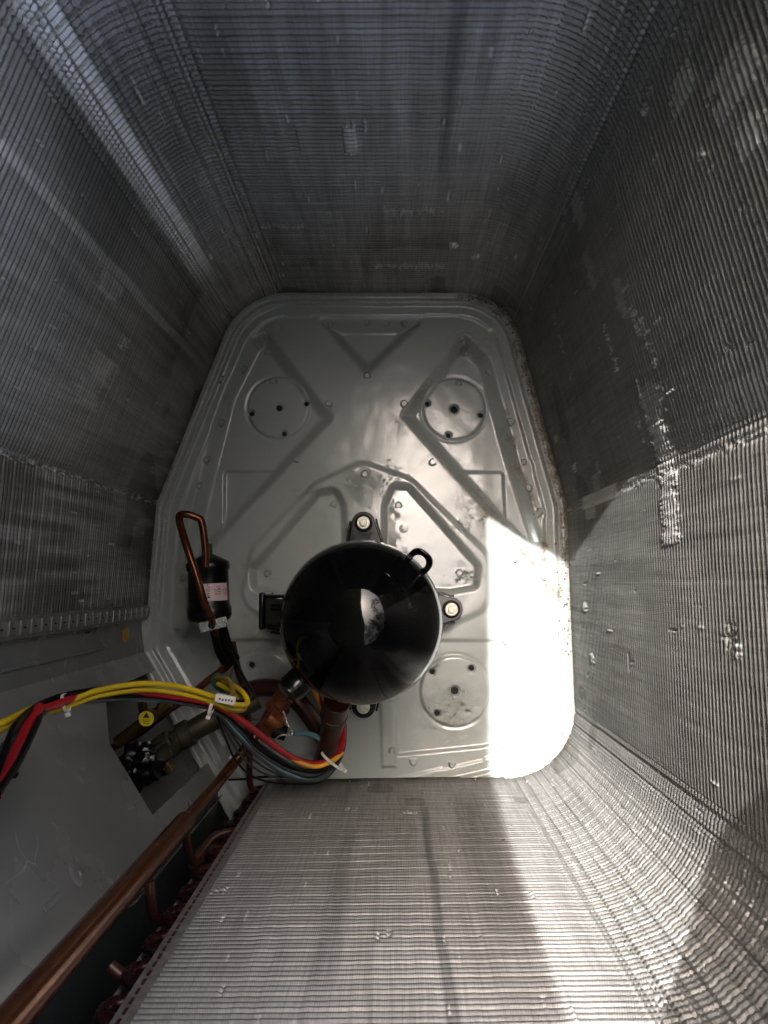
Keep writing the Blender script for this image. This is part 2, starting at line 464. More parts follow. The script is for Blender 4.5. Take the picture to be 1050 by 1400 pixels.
# puddle in the right pocket lies flat
pud = -.0102 + .00012 * vnoise(X * 90, Y * 90, 9)
Zp = np.where((dPR < -.004) & (Z < -.0080), pud + .002, Z)
Z = Zp
keep = (d_out < .012); keep = keep[:-1, :-1] & keep[1:, 1:]
co = np.stack([X, Y, Z], -1)
pan, _ = grid_mesh('base_pan', co, len(xs), len(ys), M['pan'], None, keep)
tag(pan, 'pale grey sheet metal base pan pressed with triangles, discs and ribs', 'base pan')
dirt = np.zeros((X.size, 3), np.float32)
xr = X.ravel(); yr = Y.ravel(); do = d_out.ravel()
right = sstep(-.02, .22, xr)
dirt[:, 0] = np.clip(np.exp(-((do + .003) / .011) ** 2) * (.3 + .7 * right) * (1 - .55 * (yr < .02)) + .55 * right * np.exp(-((do + .030) / .006) ** 2) * (vnoise(xr * 30, yr * 30, 2) > .45)
                     + .5 * np.exp(-(dR.ravel() / .005) ** 2) * right * (vnoise(xr * 25, yr * 25, 4) > .4) * 2, 0, 1)
for px_, py_, rr_, a_ in ((752, 808, 22, 1.0), (660, 700, 26, .6), (575, 540, 14, .5), (632, 470, 16, .8), (660, 480, 14, .6), (640, 690, 20, .5), (365, 455, 16, .6), (545, 580, 9, .6), (700, 600, 14, .7), (712, 640, 12, .9), (620, 980, 40, .35), (590, 930, 14, .25)):
    c = at(px_, py_); dirt[:, 0] = np.maximum(dirt[:, 0], a_ * np.exp(-((xr - c.x) ** 2 + (yr - c.y) ** 2) / (rr_ * PXM) ** 2))
dirt[:, 1] = np.clip((1 - sstep(-.012, -.004, dPR.ravel())) , 0, 1)
for px_, py_, rr_, a_ in ((495, 665, 26, .9), (345, 890, 40, .9), (250, 880, 34, .8), (610, 965, 36, .7), (560, 680, 30, .5), (330, 1000, 60, .6)):
    c = at(px_, py_); dirt[:, 1] = np.maximum(dirt[:, 1], a_ * np.exp(-(((xr - c.x) ** 2 + (yr - c.y) ** 2) / (rr_ * PXM) ** 2) ** 1.5))
vcol(pan.data, 'dirt', dirt)


def pan_z(x, y):
    i = int(np.clip(round((x - xs[0]) / G), 0, len(xs) - 1)); j = int(np.clip(round((y - ys[0]) / G), 0, len(ys) - 1))
    return float(Z[j, i])


# lanced dimples
prof = MB()
n = 14; vs = []; fs = []
for r_, h_ in ((1, 0), (.85, .55), (.55, 1.0)):
    for k in range(n):
        t = 2 * math.pi * k / n
        x = r_ * math.cos(t); y = max(r_ * math.sin(t), -.35)
        vs.append((x * .0062, y * .0075, h_ * .0062))
for i in range(2):
    for k in range(n): fs.append((i * n + k, i * n + (k + 1) % n, (i + 1) * n + (k + 1) % n, (i + 1) * n + k))
fs.append(tuple(2 * n + k for k in range(n)))
dim0 = MB().add(vs, fs).build('dimple', M['pan'], pan, flat_angle=50)
dims = [(452, 442, 180), (501, 440, 90), (527, 441, 90), (553, 440, 180), (372, 462, 40), (363, 479, 0), (332, 503, -60), (372, 519, 0), (449, 553, 40), (405, 628, 120),
        (502, 515, 0), (632, 463, -40), (638, 481, 0), (668, 508, 60), (628, 522, 0), (553, 553, -40), (592, 632, -120), (302, 577, -70), (283, 629, -70), (273, 664, -70),
        (715, 632, 70), (722, 668, 70), (737, 700, 70), (697, 577, 70), (499, 650, 0), (455, 690, 20), (545, 691, 0), (628, 784, 40), (365, 785, -40), (690, 878, 40),
        (703, 765, 60), (743, 790, 60), (690, 1017, 100), (565, 1040, 180), (618, 1044, 180), (536, 1026, 0), (770, 1002, 60), (250, 790, -70), (733, 704, 60), (304, 520, -70)]
for i, (px_, py_, a_) in enumerate(dims):
    o = dim0 if i == 0 else dim0.copy()
    if i: C.objects.link(o); o.parent = pan
    p = at(px_, py_); o.location = (p.x, p.y, pan_z(p.x, p.y) - .0006); o.rotation_euler = (0, 0, R(-a_))
    s_ = random.uniform(.8, 1.1); o.scale = (s_, s_, 1)
pit0 = MB().lathe([(.5, 0), (1, 0.0), (1, .0004)], (0, 0, 0), seg=20).build('drain_hole', M['dark'], pan)
for i, (c, r_) in enumerate(holes):
    o = pit0 if i == 0 else pit0.copy()
    if i: C.objects.link(o); o.parent = pan
    o.location = (c.x, c.y, pan_z(c.x, c.y) + .0012); o.scale = (r_ * .95, r_ * .95, 1)
for i, (px_, py_) in enumerate(((652, 972), (552, 722))):
    p = at(px_, py_)
    MB().lathe([(.007, 0), (.007, .001), (.0045, .0012), (.0045, .003), (.001, .0032)], (p.x, p.y, pan_z(p.x, p.y) - .0003), seg=20).build('rivet', M['pan'], pan)

# loose dirt along the foot of the right wall
mb = MB()
for k in range(520):
    s_ = LEN * (.42 + .30 * random.random() ** 1.4); x, y = path_at(s_)
    x = float(x) - random.gauss(.002, .006); y = float(y) + random.gauss(0, .003)
    r_ = random.uniform(.0006, .0022); z = pan_z(x, y) + r_ * .4
    a = random.uniform(0, 6.28)
    mb.add([(x + r_ * math.cos(a), y + r_ * math.sin(a), z), (x + r_ * math.cos(a + 2), y + r_ * math.sin(a + 2), z - .0004), (x + r_ * math.cos(a + 4), y + r_ * math.sin(a + 4), z + .0006), (x, y, z + r_)],
           [(0, 1, 3), (1, 2, 3), (2, 0, 3)])
tag(mb.build('dirt_crumbs', M['debris'], None, smooth=False), 'brown dirt crumbs along the foot of the fin wall', 'dirt', None, 'stuff')

# beads of water left on the wet pan
q = NT('water'); q.set((.9, .95, .92), .02, 0, Transmission_Weight=1.0, IOR=1.33); M['water'] = q.m
mb = MB()
spots = [(495, 668, 26, 90), (530, 655, 20, 60), (640, 720, 20, 40), (610, 965, 34, 160), (590, 905, 20, 70), (345, 890, 45, 160), (250, 880, 30, 90), (420, 680, 34, 90), (350, 775, 18, 50), (640, 790, 16, 50)]
for px_, py_, sp_, n_ in spots:
    for k in range(n_):
        p = at(px_ + random.gauss(0, sp_ * .6), py_ + random.gauss(0, sp_ * .5)); z = pan_z(p.x, p.y)
        r_ = abs(random.gauss(0, .0013)) + .0006; fl = random.uniform(.2, .45); el = random.uniform(1, 1.8); an = random.uniform(0, 3.14); ca, sa = math.cos(an), math.sin(an)
        ring_ = lambda rr, h: [(p.x + rr * (math.cos(t) * el * ca - math.sin(t) * sa), p.y + rr * (math.cos(t) * el * sa + math.sin(t) * ca), z + h) for t in [6.2832 * j / 8 for j in range(8)]]
        mb.add(ring_(r_, -.0003) + ring_(r_ * .75, r_ * fl * .65) + [(p.x, p.y, z + r_ * fl)], [(j, (j + 1) % 8, 8 + (j + 1) % 8, 8 + j) for j in range(8)] + [(8 + j, 8 + (j + 1) % 8, 16) for j in range(8)])
tag(mb.build('water_droplets', M['water'], None, flat_angle=80), 'water droplets and beads scattered on the pan round the compressor', 'water', None, 'stuff')

# ------------------------------------------------------------------ condenser coil
coil = thing('condenser_coil', 'tall aluminium fin coil wrapping round the pan on four sides', 'coil')
TOPZ = .83
du = .00155
us = np.arange(0, LEN, du); us[-1] = LEN
PITCH = .00700
SUB = 6
vs_ = np.arange(0, TOPZ, PITCH / SUB)
U, V = np.meshgrid(us, vs_)
ux, uy = path_at(us)
e = .004
x1, y1 = path_at(np.clip(us - e, 0, LEN)); x2, y2 = path_at(np.clip(us + e, 0, LEN))
tx, ty = x2 - x1, y2 - y1; L_ = np.hypot(tx, ty); tx /= L_; ty /= L_
nx, ny = ty, -tx                             # towards the inside (path runs clockwise)
cx0, cy0 = -.05, .05
flip = np.sign((cx0 - ux) * nx + (cy0 - uy) * ny); nx *= flip; ny *= flip
# which columns sit in a bent corner
bend = np.zeros_like(us); dth = np.abs(np.gradient(np.unwrap(np.arctan2(ty, tx)), us)); bend = np.clip(dth / 10, 0, 1)
kk = np.exp(-np.linspace(-2, 2, 17) ** 2); bend = np.convolve(bend, kk / kk.sum(), 'same')
# corrugation: fins are wavy, phase wanders a little from fin to fin
colj = rng.normal(0, 1, len(us))
phase = .0011 * (vnoise(us * 7, us * 0, 11) - .5) + .0005 * (vnoise(us * 60, us * 0, 12) - .5)
phase = phase + bend * .0007 * colj
vz = V + phase[None, :] + .0004 * (vnoise(U * 18, V * 10, 21) - .5)
t = vz / PITCH; k4 = np.floor(t).astype(int) % 3; fr = t - np.floor(t)
wave = np.abs(2 * fr - 1)                     # 1 at valley, 0 at crest
wave = .5 - .5 * np.cos(math.pi * wave)
depth = .0034 * wave ** 1.3
rowdeep = (k4 == 0) & (fr < .5) | (k4 == 2) & (fr >= .5)
depth += np.where(rowdeep, .0018 * wave ** 2, 0)
depth += .0010 * (vnoise(U * 9, V * 14, 31) - .5) + .0004 * (vnoise(U * 160, V * 4, 32) - .5)
depth += np.abs(colj)[None, :] * .0006 * (bend[None, :] * 1.0 + .10)
wear_shade = np.zeros((U.size, 3), np.float32)
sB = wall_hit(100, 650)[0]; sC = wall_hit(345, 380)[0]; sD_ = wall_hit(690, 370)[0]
shade_blot = sstep(.25, .7, .6 * vnoise(U * 8 + 2, V * 6, 71) + .4 * vnoise(U * 120, V * 9, 72))
mud_dark = np.exp(-(V / .03) ** 2) * .75 + shade_blot * np.where(U < sB, .85, np.where(U < sC, .50, np.where(U < sD_, .38, .12))) + .35 * (vnoise(U * 22, V * 16, 41) > .78) * (1 - sstep(.1, .3, V))  # mud at the foot; left and far walls darkened to imitate shade
bare_sheen = np.zeros_like(U)
# patches of combed or crushed fins: (px, py) of the centre, width along the wall, height, depth, bare
patches = [(912, 660, .115, .040, -.0016, .75), (892, 560, .05, .035, -.001, .25), (868, 440, .03, .006, -.001, 1), (885, 470, .05, .005, -.001, 1), (835, 480, .06, .004, -.001, 1), (880, 560, .06, .004, -.001, .9), (905, 545, .03, .004, -.001, 1), (848, 410, .04, .02, -.001, .35), (875, 590, .03, .004, -.001, 1), (820, 650, .05, .004, -.001, .7), (770, 480, .10, .004, -.001, .5),
           (805, 695, .03, .05, -.0015, .6), (815, 660, .02, .03, -.001, .4), (480, 195, .012, .045, -.002, .5), (340, 195, .10, .035, .0012, .05), (620, 335, .012, .02, -.0035, .9),
           (650, 352, .01, .008, -.003, 1), (560, 290, .06, .012, .001, .3), (560, 365, .10, .01, -.001, .3), (390, 310, .06, .012, .001, .3), (330, 350, .05, .02, -.001, .1),
           (955, 212, .006, .012, -.004, 1), (880, 150, .006, .010, -.003, 1), (930, 120, .02, .05, -.001, .4), (1000, 110, .03, .05, -.001, .35), (1020, 190, .02, .03, -.001, .35),
           (805, 370, .04, .02, -.001, .3), (790, 290, .03, .03, -.001, .35), (150, 390, .02, .05, -.0015, .3), (130, 520, .06, .05, -.001, .25), (170, 470, .015, .015, -.002, .4),
           (560, 1110, .02, .004, -.002, .8), (480, 1106, .015, .004, -.002, .8), (300, 1215, .012, .006, -.002, .3), (860, 905, .02, .012, .002, .3), (1000, 870, .02, .012, .0025, .2),
           (800, 830, .012, .03, -.003, .8), (810, 900, .012, .012, -.003, .7), (1010, 890, .01, .008, -.003, .8), (760, 600, .01, .02, -.003, .7), (785, 640, .012, .012, -.003, .8)]
dark_streak = np.zeros_like(U)
for px_, py_, ws, hz, dd, br in patches:
    h = wall_hit(px_, py_)
    if not h: continue
    s0, z0 = h[0], h[1]
    top = z0 + hz / 2 + rng.normal(0, .004, len(us)) + .35 * hz * (vnoise(us * 110, us * 0, int(px_) + 1) - .5)
    bot = z0 - hz / 2 + rng.normal(0, .004, len(us)) + .35 * hz * (vnoise(us * 110, us * 0, int(px_) + 2) - .5)
    m = (np.abs(U - s0) < ws / 2) * sstep(-.0005, .0015, V - bot[None, :]) * sstep(-.0005, .0015, top[None, :] - V)
    depth += np.clip(dd, -.0022, .0016) * m * .55 * (.4 + 1.2 * vnoise(U * 300, V * 40, 9))
    bare_sheen = np.maximum(bare_sheen, br * m * (.35 + .65 * vnoise(U * 500, V * 6, int(px_))))
# long upright bands: painted sky streaks, rubbed fins, dark bands (two photo points give the edges)
def band(pa, pb, z0, z1, amt, arr, soft=.002, dz=.03):
    a_, b_ = wall_hit(*pa)[0], wall_hit(*pb)[0]; a_, b_ = min(a_, b_), max(a_, b_)
    wob = .003 * (vnoise(V * 16, V * 0, int(pa[0]) + 5) - .5)
    m = sstep(a_ - soft, a_ + soft, U + wob) * (1 - sstep(b_ - soft, b_ + soft, U + wob)) * sstep(z0 - dz, z0 + dz, V) * (1 - sstep(z1 - dz, z1 + dz, V))
    return np.maximum(arr, amt * m * (.55 + .45 * vnoise(U * 420, V * 9, 77)))
bare_sheen = band((133, 180), (161, 140), .20, .9, .85, bare_sheen, .001, .08)  # sky reflection painted pale, as are the next two streaks
bare_sheen = band((55, 265), (66, 255), .16, .9, .45, bare_sheen, .002, .10)
bare_sheen = band((84, 290), (90, 285), .10, .9, .30, bare_sheen, .002, .10)
bare_sheen = band((885, 640), (945, 640), .11, .27, 1.0, bare_sheen, .0006, .012)
bare_sheen = band((700, 60), (800, 60), .40, .9, .20, bare_sheen, .03, .1)
dark_streak = band((608, 100), (628, 100), .36, .9, .75, dark_streak, .003, .06)  # dark reflection on the far wall painted into the colour
dark_streak = band((672, 60), (682, 60), .48, .9, .5, dark_streak, .003, .05)
dark_streak = band((592, 1250), (606, 1250), .15, .9, .8, dark_streak, .002, .05)
dark_streak = band((440, 1250), (470, 1250), .22, .60, .45, dark_streak, .006, .06)
dark_streak = band((645, 1200), (700, 1200), .10, .52, .55, dark_streak, .012, .05)
dark_streak = band((505, 1300), (512, 1300), .3, .9, .4, dark_streak, .003, .06)
dark_streak = np.maximum(dark_streak, .35 * sstep(.5, .9, vnoise(U * 45 + 3, V * 4, 51)) * vnoise(U * 260, V * 6, 52))
# seams: fins crushed along the line where the coil was bent
for sx_, sy_ in ((800, 690), (100, 650)):
    s0 = wall_hit(sx_, sy_)[0]
    m = np.exp(-((us - s0 + .0012 * (vnoise(us * 0, us * 0, 1))) / .0035) ** 2)
    jag = (vnoise(U * 900, V * 130, 61) - .35)
    depth += m[None, :] * .0032 * jag; bare_sheen = np.maximum(bare_sheen, m[None, :] * .55 * (jag > .2))
# short runs of single bent fins
for k in range(750):
    i0 = int(rng.integers(0, len(us))); z0 = rng.uniform(.01, .78); h_ = rng.uniform(.003, .022); wd = 1 if rng.random() < .8 else 2
    if bend[i0] < .2 and rng.random() < .55: continue
    sel = np.abs(vs_ - z0) < h_ / 2
    depth[np.ix_(sel, range(i0, min(len(us), i0 + wd)))] += rng.uniform(-.0016, .0022)
    bare_sheen[np.ix_(sel, range(i0, min(len(us), i0 + wd)))] = rng.uniform(.05, .55)
wear_shade[:, 0] = np.clip(mud_dark, 0, 1).ravel(); wear_shade[:, 1] = np.clip(bare_sheen, 0, 1).ravel(); wear_shade[:, 2] = np.clip(dark_streak, 0, 1).ravel()
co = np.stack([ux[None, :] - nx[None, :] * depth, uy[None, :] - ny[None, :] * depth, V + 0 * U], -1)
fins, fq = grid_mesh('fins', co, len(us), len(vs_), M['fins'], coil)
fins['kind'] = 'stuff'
vcol(fins.data, 'wear_shade', wear_shade)
uvl = fins.data.uv_layers.new(name='UVMap')
uvs = np.stack([U.ravel(), V.ravel()], -1)[fq.reshape(-1)].astype(np.float32)
uvl.data.foreach_set('uv', uvs.reshape(-1))
# outer face and top of the coil slab
TH = .040
mb = MB(); st = 20
ii = list(range(0, len(us), st)) + [len(us) - 1]
for i in ii:
    mb.v += [(ux[i] - nx[i] * .006, uy[i] - ny[i] * .006, TOPZ - .001), (ux[i] - nx[i] * TH, uy[i] - ny[i] * TH, TOPZ - .001), (ux[i] - nx[i] * TH, uy[i] - ny[i] * TH, -.012)]
for a in range(len(ii) - 1):
    b = a + 1
    mb.f += [(3 * a, 3 * b, 3 * b + 1, 3 * a + 1), (3 * a + 1, 3 * b + 1, 3 * b + 2, 3 * a + 2)]
mb.build('outer_fin_face', M['fin_back'], coil)

# tube sheets at both ends of the coil
def end_sheet(i, width, sign):
    t_ = Vector((tx[i], ty[i], 0)) * sign; nn = Vector((nx[i], ny[i], 0)); p = Vector((ux[i], uy[i], 0))
    ts = MB().box(p + t_ * (width / 2) - nn * .001 + Vector((0, 0, TOPZ / 2)), width, .0016, TOPZ, t_, nn, (0, 0, 1))
    ts.box(p + t_ * .0012 - nn * (TH / 2 + .004) + Vector((0, 0, TOPZ / 2)), .0016, TH, TOPZ, t_, nn, (0, 0, 1))
    return ts.build('tube_sheet', M['tubesheet'], coil, bevel=.0004), t_, nn, p
sheet, t_, nn, p = end_sheet(0, .022, -1)
tab = MB().box((0, 0, 0), .015, .0022, .016).build('pressed_tab', M['tubesheet'], sheet, bevel=.0007)
slot = MB().box((0, .0012, 0), .0016, .0006, .0055).build('slot', M['dark'], tab)
rotm = Matrix((t_, nn, Vector((0, 0, 1)))).transposed().to_4x4()
for k in range(32):
    a = tab if k == 0 else tab.copy(); b = slot if k == 0 else slot.copy()
    if k: C.objects.link(a); C.objects.link(b); a.parent = sheet; b.parent = a
    a.matrix_basis = Matrix.Translation(p + t_ * .011 + nn * .0004 + Vector((0, 0, .012 + k * .0225))) @ rotm
# small bright clips behind the tabs
sheet2, t_, nn, p = end_sheet(len(us) - 1, .014, 1)
sl0 = MB().box((0, 0, 0), .0022, .0010, .007).build('slot', M['copper_dark'], sheet2)
rotm = Matrix((t_, nn, Vector((0, 0, 1)))).transposed().to_4x4()
for k in range(56):
    a = sl0 if k == 0 else sl0.copy()
    if k: C.objects.link(a); a.parent = sheet2
    a.matrix_basis = Matrix.Translation(p + t_ * .008 + nn * .0002 + Vector((0, 0, .012 + k * .0127))) @ rotm
# return bends sticking out of the end of the near coil wall
def ubend(c, dz):
    m = []
    for k in range(9):
        an = math.pi * k / 8
        m.append(Vector((-.014 - .013 * math.sin(an), 0, -dz / 2 * math.cos(an))))
    return [Vector((.004, 0, -dz / 2))] + m + [Vector((.004, 0, dz / 2))]
ub = MB().tube(ubend(None, .0254), .0062, 12, 2).build('return_bend', M['bend'], coil)
k = 0
for row, yo in ((0, .009), (1, .030)):
    z = .035 + row * .0127
    while z < TOPZ - .02:
        a = ub if k == 0 else ub.copy()
        if k: C.objects.link(a); a.parent = coil
        a.location = p + t_ * .001 - nn * yo + Vector((0, 0, z)); k += 1
        a.rotation_euler = (0, 0, math.atan2(-t_.y, -t_.x)); z += .0508

# ------------------------------------------------------------------ cabinet corner
D0 = at(200, 891); D1 = at(300, 1065)
dn = Vector((D1.y - D0.y, -(D1.x - D0.x), 0)).normalized()
if dn.dot(D0) < 0: dn = -dn                     # outward
dtan = (D1 - D0).normalized()
def on_panel(px_, py_, off=0.0):
    d = ROT @ Vector(((px_ - W0 / 2) / FPX, -(py_ - H0 / 2) / FPX, -1)); cpt = Vector((0, 0, CAMZ))
    t = ((D0 + dn * off) - cpt).dot(dn) / d.dot(dn); return cpt + d * t
def floor_pt(p_): return Vector((p_.x, p_.y, -.01))
poly = [floor_pt(D0), floor_pt(D0 + dtan * .030), on_panel(143, 946), on_panel(149, 1017), on_panel(208, 1115), on_panel(281, 1045)]
poly.append(floor_pt(D0 + dtan * ((poly[-1] - D0).dot(dtan) + .004)))
poly += [floor_pt(D1), Vector((D1.x, D1.y, .75)), Vector((D0.x, D0.y, .75))]
cp = MB().prism(poly, .0012).build('access_panel', M['cabinet'], None, smooth=False)
tag(cp, 'grey corner panel with a cut-out round the service valves', 'panel')
c = on_panel(103, 1197)
MB().lathe([(.011, 0), (.011, .001), (.008, .0022), (.005, .0022), (.004, .001), (.0005, .001)], c - dn * .0006, -dn, 24).build('pressed_boss', M['cabinet'], cp)
c = on_panel(70, 1235)
MB().box(c - dn * .0012, .006, .03, .0012, dtan, (0, 0, 1), dn).build('pressed_rib', M['cabinet'], cp, bevel=.0005)
# side panel beyond the left coil end
w0 = at(207, 826) + Vector((-.012, .02, 0))
sp = MB().box((w0 + D0) / 2 + Vector((0, 0, .37)), (w0 - D0).length, .0012, .76, (w0 - D0), Vector((0, 0, 1)).cross((w0 - D0).normalized()), (0, 0, 1)).build('side_panel', M['cabinet'], None)
tag(sp, 'dark grey side panel under the left coil end with a small slot', 'panel')
ptan = (D0 - w0).normalized(); pn = Vector((-ptan.y, ptan.x, 0))
if pn.dot(-D0) < 0: pn = -pn
def on_side(px_, py_):
    d = ROT @ Vector(((px_ - W0 / 2) / FPX, -(py_ - H0 / 2) / FPX, -1)); cpt = Vector((0, 0, CAMZ))
    t = (w0 - cpt).dot(pn) / d.dot(pn); return cpt + d * t
MB().box(on_side(118, 861) + pn * .0011, .008, .001, .012, ptan, pn, (0, 0, 1)).build('slot', M['dark'], sp)
for (a_, b_) in (((0, 905), (150, 893)), ((0, 873), (140, 862))):
    p1, p2 = on_side(*a_), on_side(*b_); zz = (p1.z + p2.z) / 2
    m_ = (p1 + p2) / 2
    MB().box(m_ + pn * .0014, .004, .0016, abs(p1.z - p2.z), ptan, pn, (0, 0, 1)).build('folded_edge', M['cabinet'], sp, bevel=.0005)
s_ = MB()
cc = on_side(170, 868) + pn * .0014
s_.prism([cc + ptan * a + Vector((0, 0, b)) for a, b in ((-.010, -.008), (.004, -.012), (.011, 0), (.009, .012), (-.006, .010))], .0004)
tag(s_.build('sticker', M['amber'], None), 'torn amber sticker on the grey side panel by the left coil end', 'sticker')
# panel behind the return bends and the outer skin
E1 = Vector((D1.x + .012, D1.y - .12, 0)); E2 = Vector((.34, E1.y, 0))
bp = MB()
for a_, b_ in ((D1, E1), (E1, E2)):
    tt = (b_ - a_).normalized(); bp.box((a_ + b_) / 2 + Vector((0, 0, .37)), (b_ - a_).length, .0012, .76, tt, Vector((0, 0, 1)).cross(tt), (0, 0, 1))
bp.box((D1 + E1) / 2 + Vector((.06, 0, -.006)), .16, .13, .0012)
tag(bp.build('back_panel', M['shaded_paint'], None), 'grey panel with shade painted in behind the red return bends', 'panel')
MB()
rp = MB().tube([D1 + Vector((.045, -.02, .0)), D1 + Vector((.05, -.02, .70))], .0022, 8, 1).build('corner_rod', M['cabinet'], None)
tag(rp, 'thin grey folded edge standing between the copper header and return bends', 'trim')
# recess outside the cut-out
rc = MB()
a0 = D0 + dn * .0 - dtan * .02; b0 = D1 + dtan * .02
rc.prism([a0 + Vector((0, 0, -.006)), b0 + Vector((0, 0, -.006)), b0 + dn * .16 + Vector((0, 0, -.006)), a0 + dn * .16 + Vector((0, 0, -.006))], .0012)
rc.box((a0 + b0) / 2 + dn * .155 + Vector((0, 0, .19)), (b0 - a0).length, .0012, .40, dtan, dn, (0, 0, 1))
for e_, t_s in ((a0, -1), (b0, 1)):
    rc.box(e_ + dn * .08 + Vector((0, 0, .19)), .0012, .155, .40, dtan, dn, (0, 0, 1))
tag(rc.build('valve_recess', M['cabinet'], None), 'dim grey recess behind the panel cut-out holding the valves', 'recess')

# ------------------------------------------------------------------ compressor
comp = thing('compressor', 'glossy black domed compressor bolted to the middle of the pan', 'compressor')
CC = Vector((at(493, 851, .33).x, at(493, 851, .33).y, 0)); RS = .0873
prof = [(RS - .004, .035), (RS - .001, .045), (RS - .0005, .285), (RS + .0012, .290), (RS + .0012, .308), (RS, .313)]
DZ, DB = .313, .088
for k in range(1, 25):
    a = math.pi / 2 * k / 24; prof.append((RS * math.cos(a) ** .93, DZ + DB * math.sin(a)))
MB().lathe(prof, CC, seg=128).build('shell', M['enamel'], comp, flat_angle=60)
def dome_pt(px_, py_):
    for zz in np.linspace(.405, .2, 500):
        p_ = at(px_, py_, zz); r_ = (p_.xy - CC.xy).length
        if r_ < RS and DZ + DB * math.sqrt(max(0, 1 - (r_ / RS) ** 2)) >= zz: return p_
    return at(px_, py_, .3)
# lifting lug: welded strap patch plus a ring
lp = dome_pt(549, 785); ld = (lp - CC); ld.z = 0; ld.normalize(); lt = Vector((-ld.y, ld.x, 0))
sl_ = (ld * .80 - Vector((0, 0, .60))).normalized()
lug = MB()
lug.box(lp + (ld * .6 + Vector((0, 0, .8))) * .001, .030, .030, .004, lt, sl_)
lug.build('lifting_lug', M['enamel'], comp, bevel=.0015)
ring = MB()
rc_ = at(573, 768, .335); rx = lt; ry = (ld * .85 + Vector((0, 0, .35))).normalized()
prev = None
N = 28; inn = []; out = []
nrm = rx.cross(ry).normalized()
for k in range(N):
    a = 2 * math.pi * k / N
    sq = .0135
    ox = sq * math.copysign(abs(math.cos(a)) ** .8, math.cos(a)) * 1.05; oy = sq * math.copysign(abs(math.sin(a)) ** .8, math.sin(a))
    out.append(rc_ + rx * ox + ry * oy); inn.append(rc_ + rx * .0078 * math.cos(a) + ry * .0078 * math.sin(a))
th = nrm * .0022
vv = [p_ + th for p_ in out] + [p_ + th for p_ in inn] + [p_ - th for p_ in out] + [p_ - th for p_ in inn]
ff = []
for k in range(N):
    j = (k + 1) % N
    ff += [(k, j, N + j, N + k), (2 * N + k, 3 * N + k, 3 * N + j, 2 * N + j), (k, 2 * N + k, 2 * N + j, j), (N + k, N + j, 3 * N + j, 3 * N + k)]
ring.add(vv, ff).build('lifting_eye', M['enamel'], comp, bevel=.0008)
# terminal box on the left
tb = MB(); c = at(371, 834, .24)
tb.box((c.x + .008, c.y, .24), .026, .036, .065); tbo = tb.build('terminal_box', M['black'], comp, bevel=.004)
MB().box((c.x - .006, c.y, .24), .006, .042, .070).build('terminal_cover', M['black'], tbo, bevel=.002)
MB().tube([(c.x + .006, c.y + .004, .278), (c.x + .020, c.y + .004, .279)], .0035, 10, 1).build('cover_clip', M['black'], tbo)
# ports
pc = at(404, 936, .295); pdv = Vector((pc.x - CC.x, pc.y - CC.y, 0)).normalized()
MB().lathe([(.016, -.03), (.016, 0), (.0145, .003), (.0135, .008), (.004, .0085)], (pc.x - .003, pc.y - .003, .300), (pdv.x, pdv.y, .45), 40).build('suction_port', M['black'], comp, flat_angle=30)
# mounting feet
for i, (px_, py_) in enumerate(((497, 715), (617, 833), (497, 966), (374, 846))):
    b = at(px_, py_, .03); v_ = Vector((b.x - CC.x, b.y - CC.y, 0)); dist = v_.length; v_.normalize(); s_ = Vector((-v_.y, v_.x, 0))
    ft = MB(); outl = []
    for k in range(13):
        a = -math.pi / 2 + math.pi * k / 12; outl.append((dist + .017 * math.cos(a), .017 * math.sin(a)))
    outl = [(.060, -.034)] + outl + [(.060, .034)]
    ft.prism([CC + v_ * a + s_ * b_ + Vector((0, 0, .026)) for a, b_ in outl], .004)
    for sg in (-1, 1):
        wl = [(.062, .034 * sg), (dist + .004, .0185 * sg)]
        p1 = CC + v_ * wl[0][0] + s_ * wl[0][1]; p2 = CC + v_ * wl[1][0] + s_ * wl[1][1]
        tt = (p2 - p1).normalized(); ft.box((p1 + p2) / 2 + Vector((0, 0, .033)), (p2 - p1).length, .003, .016, tt, Vector((0, 0, 1)).cross(tt), (0, 0, 1))
    fo = ft.build('mounting_foot', M['black'], comp, bevel=.001)
    MB().lathe([(.011, 0), (.014, .004), (.014, .024), (.0125, .031), (.0125, .034), (.007, .035)], (b.x, b.y, 0), seg=28).build('rubber_grommet', M['rubber'], fo)
    hexp = []
    bo = MB().lathe([(.0095, .0), (.0095, .0014), (.0088, .002)], (b.x, b.y, .0345), seg=28)
    bo.lathe([(.0062, 0), (.0062, .0055), (.0052, .0065), (.0030, .0066), (.0026, .0058), (.0005, .0058)], (b.x, b.y, .0364), seg=6)
    bo.build('mounting_bolt', M['zinc'], fo, bevel=.0003, flat_angle=25)

# ------------------------------------------------------------------ copper pipes
def pipe(name, label, segs, mat, cat='pipe'):
    """segs: list of (points [(px,py,z)...], width in px at first z, smooth)"""
    return None
def P(*a): return [at(*p_) for p_ in a]
cp_ = 'copper pipe'
# suction pipe down from the shell with a collar
t = thing('copper_pipe', 'brown suction pipe dropping beside the compressor with a steel collar', cp_)
MB().tube(P((462, 955, .20), (456, 985, .16), (449, 1015, .12), (443, 1038, .08), (438, 1050, .03)), .0142, 20, 6).build('tube', M['copper_dark'], t)
MB().tube(P((461, 958, .215), (456, 978, .185)), [.0165, .0162], 20, 1).build('collar', M['zinc' if 0 else 'copper_dark'], t, bevel=.001)
MB().tube(P((457, 975, .190), (456, 980, .183)), [.0172, .0172], 20, 1).build('weld_bead', M['valve'], t, bevel=.001)
# big U bend
t = MB().tube(P((318, 968, .05), (332, 950, .075), (352, 941, .09), (380, 942, .10), (405, 957, .10), (428, 985, .095), (446, 1015, .09)), .0122, 18, 8).build('copper_pipe', M['copper_dark'])
tag(t, 'brown U shaped suction pipe curving from valve to compressor', cp_)
